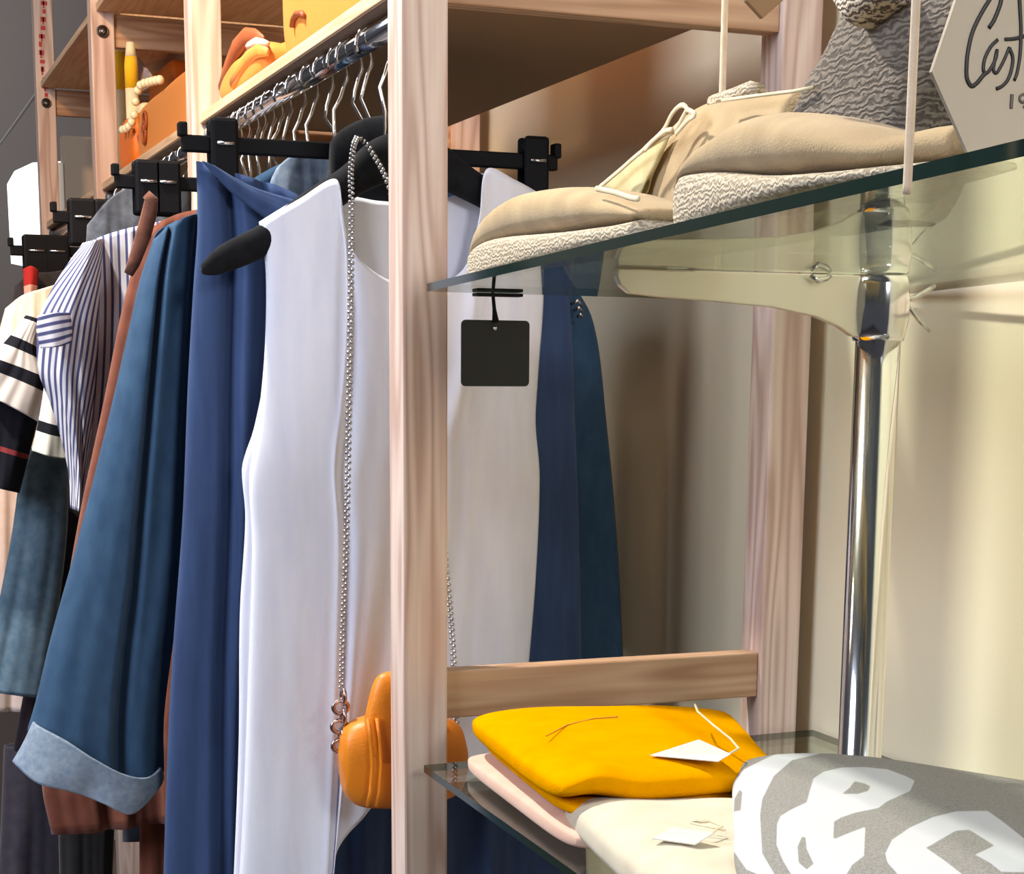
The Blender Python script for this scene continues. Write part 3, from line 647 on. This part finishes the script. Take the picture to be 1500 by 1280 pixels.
# ================================================================ ESPADRILLES
def jute(name, sc=(1, 1, 1), scale=60, c1=rgb(136, 118, 96), c2=rgb(214, 200, 176)):
    if name in MATS: return MATS[name]
    m, nt, b, N, L = nmat(name)
    a = N('ShaderNodeTexCoord'); mp = N('ShaderNodeMapping'); mp.inputs['Scale'].default_value = sc; L(a.outputs['Object'], mp.inputs['Vector'])
    w_ = N('ShaderNodeTexWave'); w_.inputs['Scale'].default_value = scale; w_.inputs['Distortion'].default_value = 9; w_.inputs['Detail'].default_value = 3; w_.inputs['Detail Scale'].default_value = 2
    w_.bands_direction = 'Z'; L(mp.outputs[0], w_.inputs['Vector'])
    n2 = N('ShaderNodeTexNoise'); n2.inputs['Scale'].default_value = 160; L(a.outputs['Object'], n2.inputs['Vector'])
    mx = N('ShaderNodeMath'); mx.operation = 'MULTIPLY'; L(w_.outputs['Fac'], mx.inputs[0]); L(n2.outputs['Fac'], mx.inputs[1])
    r = N('ShaderNodeValToRGB'); r.color_ramp.elements[0].color = c1; r.color_ramp.elements[1].color = c2; r.color_ramp.elements[0].position = .05; r.color_ramp.elements[1].position = .4
    L(mx.outputs[0], r.inputs['Fac']); L(r.outputs[0], b.inputs['Base Color']); b.inputs['Roughness'].default_value = .9
    u = N('ShaderNodeBump'); u.inputs['Strength'].default_value = .6; u.inputs['Distance'].default_value = .0022; L(mx.outputs[0], u.inputs['Height']); L(u.outputs[0], b.inputs['Normal'])
    MATS[name] = m; return m
JS = jute('jute_sole', (1, 1, 1), 75, rgb(158, 142, 118), rgb(200, 186, 162)); JW = jute('jute_wedge', (1, .6, 1), 70, rgb(84, 76, 67), rgb(126, 115, 102))
def glass_y(x, X):      # picture row of the glass top at column x for plane X
    d = ROT@_k((x, 400)); 
    lo = 0
    y = X/ (ROT@_k((x, 400)))[0]*(ROT@_k((x, 400)))[1]
    P = np.array([[X, y, gz(y)+TH+.0006+EYE]]); return float(proj(P)[0][1])
def espad(label, X, tops, soles, hw_, group='canvas espadrilles on the upper glass shelf'):
    c = W((tops[len(tops)//2][0], 300), 0, X)
    e = empty('espadrille', (X+hw_, c.y, gz(c.y)+TH+EYE), label, 'shoe', group)
    return e
# shoe A
XA = .566
eA = espad('low canvas espadrille, its toe at the far end of the upper glass shelf', XA, [(690, 0), (800, 0), (950, 0)], None, .04)
xs = [698, 708, 731, 770, 818, 867, 915, 955, 988]; sy = [372, 362, 352, 346, 343, 340, 336, 330, 322]; ty = [368, 338, 310, 287, 277, 274, 280, 292, 308]
hwid = [.008, .024, .034, .040, .041, .040, .038, .036, .034]
loft('jute_sole', [((x, s), (x, glass_y(x, XA+.041)), h+.002) for x, s, h in zip(xs, sy, hwid)], XA-.002, JS, eA, ax=0, pw=4)
loft('canvas_upper', [((x, t), (x, s+3), h) for x, t, s, h in zip(xs, ty, sy, hwid)], XA, CANVAS, eA, ax=0, pw=2.3)
LACE = fabric('cream_lace', rgb(214, 196, 160), rgb(228, 212, 178), 60)
def lace(pts, X, parent, r=.0022): Geo().tube([W(p, 0, X) for p in spline(pts, 24)], r, 8, flat=.5, fdir=(1, 0, 0)).mk('lace', LACE, parent)
# shoe C behind
XC = .655
eC = espad('canvas wedge espadrille lying tilted behind the others, its jute wedge facing up', XC, [(935, 0), (1100, 0), (1400, 0)], None, .04)
gy = lambda x: glass_y(x, XC+.04)
st = [((936, 292), (938, 322), .008), ((948, 256), (950, gy(950)), .018), ((975, 212), (975, gy(975)), .028), ((1010, 172), (1010, gy(1010)), .034), ((1055, 148), (1055, gy(1055)), .038), ((1110, 141), (1110, gy(1110)), .040), ((1160, 135), (1160, gy(1160)), .040), ((1200, 126), (1205, gy(1205)), .036)]
loft('canvas_upper', st, XC, CANVAS, eC, ax=0, pw=2.4)
st = [((1208, 140), (1218, gy(1218)), .030), ((1226, 106), (1250, gy(1250)), .038), ((1252, 66), (1300, gy(1300)), .042), ((1278, 24), (1345, gy(1345)), .042), ((1312, -20), (1400, 170), .042), ((1350, -70), (1460, 90), .040), ((1400, -110), (1500, 40), .036)]
loft('jute_wedge', st, XC-.006, JW, eC, ax=0, pw=4)
Geo().tube([W(p, 0, XC+.036) for p in ((1186, 130), (1203, 97), (1225, 64), (1252, 22))], .0035, 10).mk('insole_edge', fabric('pink_insole', rgb(196, 160, 132), rgb(208, 176, 148)), eC)
Geo().tube([W(p, 0, XC+.03) for p in ((1045, 150), (1075, 140), (1100, 130), (1112, 133))], .006, 10).mk('jute_braid', JS, eC)
Geo().tube([W(p, 0, XC-.002) for p in ((1058, 147), (1110, 140), (1160, 134), (1192, 128))], .0014, 8).mk('top_stitching', LACE, eC)
st = [((1252, -30), (1254, 20), .018), ((1268, -30), (1270, 42), .022), ((1285, -30), (1285, 32), .022), ((1322, -30), (1322, 2), .018)]
loft('rope_knot', st, XC-.03, jute('coarse_rope', (1, 1, 1), 80, rgb(92, 78, 68), rgb(212, 198, 176)), eC, ax=0, pw=2.5)
lace([(876, 276), (905, 252), (940, 222), (975, 200), (988, 192)], XC-.002, eC)
lace([(988, 192), (1000, 172), (1006, 158), (998, 154), (985, 166), (972, 190), (950, 212), (940, 222)], XC-.003, eC)
lace([(1006, 160), (1018, 168), (1008, 176), (990, 196)], XC-.004, eC)
lace([(945, 220), (958, 205), (975, 192), (985, 190)], XC-.005, eC)
lace([(873, 276), (900, 282), (925, 290), (936, 291)], XA+.004, eA)
# pale tongue between A and C
sheet('tongue', [(880, 275), (930, 232), (984, 192)], [(925, 288), (940, 288), (950, 262)], [(880, 275), (925, 288)], [(984, 192), (968, 230), (950, 262)], XC+.012, fabric('pale_lining', rgb(200, 186, 136), rgb(212, 198, 150)), eC, d=.003, nf=1, amp=.0005, nu=20, nv=12, ax=0)
# shoe B
XB = .530
eB = espad('canvas espadrille nearest the camera, jute toe at the glass edge', XB, [(985, 0), (1200, 0), (1400, 0)], None, .04)
xs = [1004, 1014, 1036, 1072, 1110, 1170, 1230, 1290, 1340, 1400, 1440]; ty = [276, 246, 222, 199, 178, 165, 170, 185, 200, 186, 180]; sy = [272, 258, 254, 252, 254, 258, 258, 254, 248, 240, 234]
hwid = [.008, .024, .034, .040, .042, .042, .040, .038, .036, .034, .020]
loft('jute_sole', [((x, s), (x, glass_y(x, XB+.042)), h+.002) for x, s, h in zip(xs, sy, hwid)], XB-.002, JS, eB, ax=0, pw=4)
loft('canvas_upper', [((x, t), (x, s+3), h) for x, t, s, h in zip(xs, ty, sy, hwid)], XB, CANVAS, eB, ax=0, pw=2.3)

# ================================================================ SIGN AND CORDS
sg = empty('hexagonal_card', (.5, .70, gz(.70)+TH+EYE), 'cream hexagonal card with black script lettering on the upper glass shelf', 'sign')
YS = .72; CARD = plain('cream_card', rgb(190, 176, 154), .7)
hexp = [(1365, 105), (1418, 224), (1556, 215), (1621, 95), (1565, -25), (1408, -22)]
Geo().prism([W(p, 1, YS) for p in hexp], (0, .0022, 0)).mk('card', CARD, sg, smooth=False)
INK = plain('black_ink', rgb(28, 22, 20), .5)
def stroke(g, pts, w0=2.3, w1=None, n=24):
    P = spline(pts, n); w1 = w1 or w0
    g.tube([W(p, 1, YS-.0004) for p in P], [(w0+(w1-w0)*i/n)*.00042 for i in range(len(P))], 8, flat=.35, fdir=(0, 1, 0))
g = Geo()
stroke(g, [(1449, 41), (1456, 30.5), (1463, 14), (1467, 0), (1466, -12), (1458, -12), (1449.7, 0), (1436, 23), (1425, 47), (1419, 72), (1416.5, 93), (1417, 115), (1423.6, 126), (1431, 122), (1440, 111), (1445, 106)], 2.6, 2.6, 60)
stroke(g, [(1462, 58), (1452, 68), (1443, 86), (1441, 102), (1444, 108), (1452, 100), (1459.5, 84), (1461, 72)], 2.2)
stroke(g, [(1460, 76), (1457, 92), (1456, 104), (1460, 107), (1466, 98), (1473, 84), (1479, 69)], 2.0)
stroke(g, [(1479, 70), (1484, 84), (1482, 102), (1476, 118), (1467, 127), (1459.5, 130)], 2.2)
stroke(g, [(1493, -16), (1495, 20), (1496, 45), (1494.6, 81), (1490, 108), (1486, 118)], 2.5, 2.0)
stroke(g, [(1472, 57.5), (1486.5, 56.6), (1500, 53), (1512, 50)], 2.0, 2.4)
g.mk('script_lettering', INK, sg)
g = Geo(); GI = plain('grey_ink', rgb(96, 84, 72), .5)
stroke(g, [(1483, 138), (1481.6, 159)], 2.2)
stroke(g, [(1503, 146), (1499, 150), (1494.5, 147), (1495, 141), (1500, 138), (1504, 142), (1504, 150), (1500, 158)], 1.6)
g.mk('numerals', GI, sg)
CORD = fabric('beige_cord', rgb(206, 182, 152), rgb(218, 196, 168), 80)
def cord(p0, X, label, r, z_end):
    a = W(p0, 0, X); b = Vector((a.x, a.y, z_end(a.y)+EYE))
    o = Geo().tube([b, b+Vector((0, 0, .004)), a, a+Vector((0, 0, 1.2))], r, 10).mk('suspension_string', CORD); tag(o, label, 'cord', 'beige cords at the upper glass shelf')
cord((1062, 0), .80, 'beige cord hanging down behind the tilted wedge espadrille', .0032, lambda y: gz(y)+TH)
cord((1342, 0), .492, 'beige cord hanging in front of the jute wedge', .0022, lambda y: gz(y)-.012)
o = Geo().prism([W(p, 1, .95) for p in ((1094, 1), (1118, 27), (1172, -22), (1140, -60), (1092, -60))], (0, .004, 0)).mk('kraft_tag', plain('kraft_board', rgb(150, 116, 78), .7), smooth=False, bevel=.0006)
tag(o, 'brown board tag poking in at the top edge right of the near cord', 'tag')

# ================================================================ FOLDED CLOTHES
YEL = fabric('yellow_knit', rgb(216, 144, 0), rgb(226, 152, 0), 30, bump=.6, weave=500, sheen=0)
MATS['yellow_knit'].node_tree.nodes['Principled BSDF'].inputs['Specular IOR Level'].default_value = 0.0
ys = empty('yellow_sweater', (.72, 1.48, ZL+.03+EYE), 'folded bright yellow sweater on top of the pink shirt', 'sweater')
quadY = [(.606, 1.668), (.572, 1.325), (.800, 1.325), (.900, 1.62)]
def ytop(u, v): return .004*math.exp(-((u-.93)/.07)**2)*math.exp(-((v-.25)/.2)**2)-.010*math.exp(-((v-.95)/.2)**2)
softbox('body', quadY, ZL+.034, ZL+.072, YEL, ys, p=3.6, wav=.0016, seed=2, top=ytop, lift=lambda u, v: .011*math.exp(-((v-.16)/.13)**2)*max(0, (u-.6)/.4)**1.5)
softbox('under_fold', [(.618, 1.655), (.585, 1.335), (.80, 1.33), (.89, 1.60)], ZL+.026, ZL+.044, YEL, ys, p=4.0, wav=.001, seed=5)
g = Geo(); g.tube([W(p, 2, -.345) for p in ((800, 1078), (830, 1062), (870, 1052), (905, 1050))], .0008, 6); g.mk('seam', fabric('ochre_thread', rgb(190, 130, 10), rgb(200, 140, 14)), ys)
o = softbox('pink_shirt', [(.600, 1.668), (.580, 1.31), (.80, 1.30), (.88, 1.60)], ZL+.0005, ZL+.025, fabric('blush_knit', rgb(214, 172, 150), rgb(222, 184, 162), 30), None, p=4.6, wav=.001, seed=6)
tag(o, 'folded pale pink shirt squeezed under the yellow sweater', 'shirt')
CR = fabric('cream_knit', rgb(200, 189, 164), rgb(210, 199, 176), 30)
cs = empty('cream_sweater', (.68, 1.2, ZL+EYE), 'folded cream sweater between the yellow and the grey ones', 'sweater')
softbox('body', [(.600, 1.40), (.550, 1.02), (.62, 1.03), (.80, 1.31)], ZL+.0005, ZL+.050, CR, cs, p=3.0, wav=.002, seed=7)
TAGP = plain('white_card', rgb(206, 201, 190), .6); 
def price_tag(label, pts, z, strg, parent=None):
    e = empty('price_tag', tuple(W(pts[0], 2, z)), label, 'price tag', 'price tags on the folded sweaters')
    P = [W(p, 2, z+dz) for p, dz in zip(pts, (0, .004, .006, .001))]
    Geo().prism(P, (0, 0, .0008)).mk('card', TAGP, e, smooth=False)
    Geo().tube([W(p, 2, zz) for p, zz in strg], .0011, 8).mk('string', LACE, e)
ZY = ZL+.072
price_tag('white price tag lying on the yellow sweater', [(952, 1107), (1024, 1084), (1070, 1105), (1052, 1116)], ZY+.001, [((1065, 1106), ZY+.004), ((1082, 1096), ZY+.006), ((1070, 1082), ZY+.010), ((1045, 1062), ZY+.016), ((1022, 1042), ZY+.022), ((1018, 1032), ZY+.02)])
price_tag('white price tag lying on the cream sweater', [(955, 1229), (985, 1213), (1045, 1221), (1018, 1238)], ZL+.053, [((1040, 1222), ZL+.055), ((1058, 1210), ZL+.057), ((1040, 1203), ZL+.058), ((1012, 1205), ZL+.056), ((1062, 1216), ZL+.056)])
# grey sweater with white print
def seg_sd(P, poly):
    """signed distance (px) to polygon, positive inside"""
    poly = np.array(poly, float); d = np.full(len(P), 1e9); ins = np.zeros(len(P), bool)
    for i in range(len(poly)):
        a, b = poly[i], poly[(i+1) % len(poly)]; ab = b-a; t = np.clip(((P-a)@ab)/(ab@ab+1e-9), 0, 1)
        d = np.minimum(d, np.linalg.norm(P-(a+t[:, None]*ab), axis=1))
        c = ((a[1] > P[:, 1]) != (b[1] > P[:, 1])) & (P[:, 0] < (b[0]-a[0])*(P[:, 1]-a[1])/(b[1]-a[1]+1e-12)+a[0]); ins ^= c
    return np.where(ins, d, -d)
def Z4(pts): return [(1000+x/3, 940+y/3) for x, y in pts]
AMP = Z4([(575,600),(620,570),(700,552),(800,550),(900,560),(980,590),(1020,610),(1000,655),(900,700),(860,730),(760,750),(700,770),(665,790),(662,868),(730,840),(803,812),(797,940),(745,980),(715,1030),(690,1100),(520,1100),(470,1010),(440,960),(412,890),(415,800),(430,765),(480,735),(545,705),(560,650)])
AH1 = Z4([(700,668),(735,640),(755,612),(800,622),(825,635),(815,655),(770,668)]); AH2 = Z4([(505,900),(525,855),(540,860),(545,910),(575,975),(545,1000),(510,970)])
CS = Z4([(890,930),(920,870),(1000,815),(1100,770),(1200,745),(1340,742),(1420,800),(1520,880),(1640,960),(1640,1015),(1400,1010),(1350,970),(1285,935),(1370,895),(1260,825),(1200,830),(1070,905),(1150,960),(1240,1030),(1330,1100),(1000,1100),(940,1015),(900,970)])
LS = Z4([(620,475),(560,462),(440,480),(370,510),(270,560),(190,650),(170,760),(190,870),(280,1000),(420,1060),(400,1015),(350,930),(345,850),(340,760),(350,690),(400,590),(480,520),(600,492)]); LH = Z4([(225,745),(228,690),(250,650),(262,660),(255,740)])
def printfn(V):
    P = proj(V); up = V[:, 2] > (ZL+.022+EYE)
    s_ = np.maximum(np.minimum(np.minimum(seg_sd(P, AMP), -seg_sd(P, AH1)), -seg_sd(P, AH2)), seg_sd(P, CS))
    s_ = np.maximum(s_, np.minimum(seg_sd(P, LS), -seg_sd(P, LH)))
    return np.where(up, np.clip(s_, -6, 6), -6)
gm, nt, b, N, L = nmat('grey_marl_print')
tc = N('ShaderNodeTexCoord'); n1_ = N('ShaderNodeTexNoise'); n1_.inputs['Scale'].default_value = 620; n1_.inputs['Detail'].default_value = 5; L(tc.outputs['Object'], n1_.inputs['Vector'])
r = N('ShaderNodeValToRGB'); r.color_ramp.elements[0].color = rgb(126, 124, 118); r.color_ramp.elements[1].color = rgb(150, 147, 140); r.color_ramp.elements[0].position = .35; r.color_ramp.elements[1].position = .65; L(n1_.outputs['Fac'], r.inputs['Fac'])
a = N('ShaderNodeAttribute'); a.attribute_name = 'print'; mr = N('ShaderNodeMapRange'); mr.inputs[1].default_value = -.7; mr.inputs[2].default_value = .7; L(a.outputs['Fac'], mr.inputs[0])
x = N('ShaderNodeMix'); x.data_type = 'RGBA'; x.inputs[7].default_value = rgb(192, 193, 194); L(r.outputs[0], x.inputs[6]); L(mr.outputs[0], x.inputs[0]); L(x.outputs[2], b.inputs['Base Color']); b.inputs['Roughness'].default_value = .9; b.inputs['Specular IOR Level'].default_value = .2
o = softbox('grey_sweater', [(.800, 1.425), (.592, 1.045), (.82, .80), (1.03, 1.12)], ZL+.0005, ZL+.088, gm, None, p=2.6, n=260, wav=.0015, seed=1, printfn=printfn)
tag(o, 'grey marl sweater with large white printed characters, rolled at its left end', 'sweater')
# ================================================================ BAGS ON THE PINE SHELF
ZS = .414
TAN = plain('tan_leather', rgb(222, 142, 66), .5, bump=.3, bscale=120); TAN2 = plain('deep_tan_leather', rgb(150, 78, 40), .55, bump=.3, bscale=120); ORB = plain('bright_orange_leather', rgb(236, 120, 30), .5, bump=.3, bscale=120)
bgA = empty('tote_bag', (.66, 2.27, ZS+EYE), 'large tan tote bag standing on the shelf beside the nearest post', 'bag', 'leather bags on the pine shelf')
softbox('body', [(.615, 2.47), (.615, 2.02), (.74, 2.02), (.74, 2.47)], ZS, ZS+.30, TAN, bgA, p=7, wav=.002, seed=3)
Geo().tube([W(p, 0, .612) for p in ((428, 40), (429, 28), (434, 20), (442, 19), (445, 24))], .004, 8).mk('stitched_emblem', TAN2, bgA)
bgB = empty('slouch_bag', (.65, 2.7, ZS+EYE), 'slouching tan bag with a brown curled handle, right of the second post', 'bag', 'leather bags on the pine shelf')
softbox('body', [(.600, 2.83), (.600, 2.52), (.70, 2.52), (.70, 2.83)], ZS, ZS+.075, TAN, bgB, p=3, wav=.004, seed=3)
Geo().tube([W(p, 0, .605) for p in ((324, 128), (334, 100), (346, 72), (360, 54), (374, 52), (386, 58))], [.010, .014, .016, .014, .010, .006], 10, flat=.5, fdir=(1, 0, 0)).mk('handle', TAN2, bgB)
Geo().tube([W(p, 0, .600) for p in ((340, 122), (352, 100), (364, 84), (378, 74), (392, 76))], [.009, .011, .011, .010, .006], 10, flat=.5, fdir=(1, 0, 0)).mk('handle', TAN, bgB)
Geo().tube([W(p, 0, .603) for p in ((366, 68), (378, 62), (392, 64))], [.007, .008, .004], 8).mk('handle_end', fabric('pale_felt', rgb(214, 170, 150), rgb(224, 184, 164)), bgB)
bgC = empty('beaded_bag', (.66, 3.35, ZS+EYE), 'tan bag with a string of pearl beads, left of the second post', 'bag', 'leather bags on the pine shelf')
softbox('body', [(.600, 3.62), (.600, 3.02), (.70, 3.02), (.70, 3.62)], ZS, ZS+.112, TAN, bgC, p=9, wav=.001, seed=3)
g = Geo(); P = spline([tuple(W(p, 0, .592)) for p in ((234, 117), (220, 120), (205, 126), (200, 140), (198, 158), (196, 172), (188, 186), (180, 190))], 12)
for q in P: g.sphere(q, .0088, 8, 6)
g.mk('bead_string', plain('pearl', rgb(246, 232, 190), .25), bgC)
g = Geo(); 
for p_, R_ in (((212, 178), .018), ((211, 195), .020)): g.torus(W(p_, 0, .597), R_, .003, ax=0)
g.mk('round_emblem', TAN2, bgC)
o = softbox('orange_pouch', [(.600, 3.86), (.600, 3.66), (.68, 3.66), (.68, 3.86)], ZS, ZS+.12, ORB, None, p=4, wav=.003, seed=4); tag(o, 'bright orange pouch in front of the third post, below the pearl beads', 'pouch')
o = softbox('orange_folder', [(.80, 4.62), (.80, 4.28), (.86, 4.28), (.86, 4.62)], ZS, ZS+.34, ORB, None, p=9, wav=.001, seed=4); tag(o, 'upright orange bag standing behind the beaded bag', 'bag')
for (xc_, yt, yb, lab) in ((171, 56, 135, 'yellow scarf roll next to the third post'), (191, 62, 132, 'narrower yellow scarf roll beside the orange bag')):
    a, b_ = W((xc_, yt), 0, .640), W((xc_, yb), 0, .640); r_ = .018 if xc_ == 171 else .014
    e = empty('scarf_roll', (a.x, a.y, ZS+EYE), lab, 'scarf', 'yellow scarf rolls')
    Geo().tube([(a.x, a.y, b_.z), (a.x, a.y, (a.z+b_.z)/2), (a.x, a.y, a.z-.03)], [r_, r_*1.05, r_*.9], 20).mk('roll', fabric('sun_yellow', rgb(244, 190, 20), rgb(250, 206, 60), 20), e)
    Geo().tube([(a.x, a.y, a.z-.03), (a.x, a.y, a.z)], [r_*.9, r_*.6], 20).mk('cream_end', fabric('cream_end', rgb(240, 226, 180), rgb(248, 236, 200)), e)
    Geo().tube([(a.x, a.y, ZS+EYE+.0005), (a.x, a.y, b_.z)], [r_*.9, r_], 20).mk('cream_end', fabric('cream_end', rgb(240, 226, 180), rgb(248, 236, 200)), e)
g = Geo().prism([W(p, 0, .69) for p in ((188, 92), (200, 84), (228, 122), (196, 140))], (.006, 0, 0)); o = g.mk('folded_card', plain('lilac_card', rgb(226, 206, 206), .7), smooth=False); tag(o, 'pale pinkish card leaning by the yellow scarf rolls', 'card')
o = softbox('white_box', [(.64, 3.9), (.64, 3.80), (.70, 3.80), (.70, 3.9)], ZS, ZS+.16, plain('cream_plastic', rgb(250, 232, 190), .4), None, p=6, wav=.0, seed=4); tag(o, 'small cream jar half hidden by the third post', 'jar')
# ================================================================ FAR BACKGROUND
e = empty('light_panel', tuple(W((35, 320), 1, 7.0)), 'glowing white display panel left of the farthest post', 'light panel')
pm, nt, b, N, L = nmat('lit_panel'); b.inputs['Base Color'].default_value = (1, 1, 1, 1); b.inputs['Emission Color'].default_value = (1, .98, .96, 1); b.inputs['Emission Strength'].default_value = 1.6
Geo().prism([W(p, 1, 7.0) for p in ((12, 268), (22, 250), (48, 238), (92, 236), (92, 400), (18, 385))], (0, .05, 0)).mk('panel', pm, e, smooth=False)
a_ = W((60, 390), 1, 7.02); Geo().box((a_.x-.03, 7.01, 0), (a_.x+.03, 7.04, a_.z)).mk('stand', STEEL, e, smooth=False)
o = Geo().tube([W(p, 1, 7.0) for p in ((-80, 300), (0, 212), (44, 150), (100, 70))], .006, 8).mk('ceiling_cable', plain('pale_cable', rgb(170, 165, 160), .5)); tag(o, 'thin pale cable slanting across the grey wall', 'cable')
e = empty('partition_panel', (1.0, 5.42, 0), 'beige partition board with a white edge behind the farthest frame', 'partition')
Geo().box((.675, 5.4, 0), (1.35, 5.45, .70+EYE)).mk('board', wallmat('beige_board', rgb(196, 180, 160)), e, smooth=False)
Geo().box((.650, 5.395, 0), (.675, 5.455, .62+EYE)).mk('edge_strip', plain('white_edge', rgb(250, 246, 232), .6), e, smooth=False)
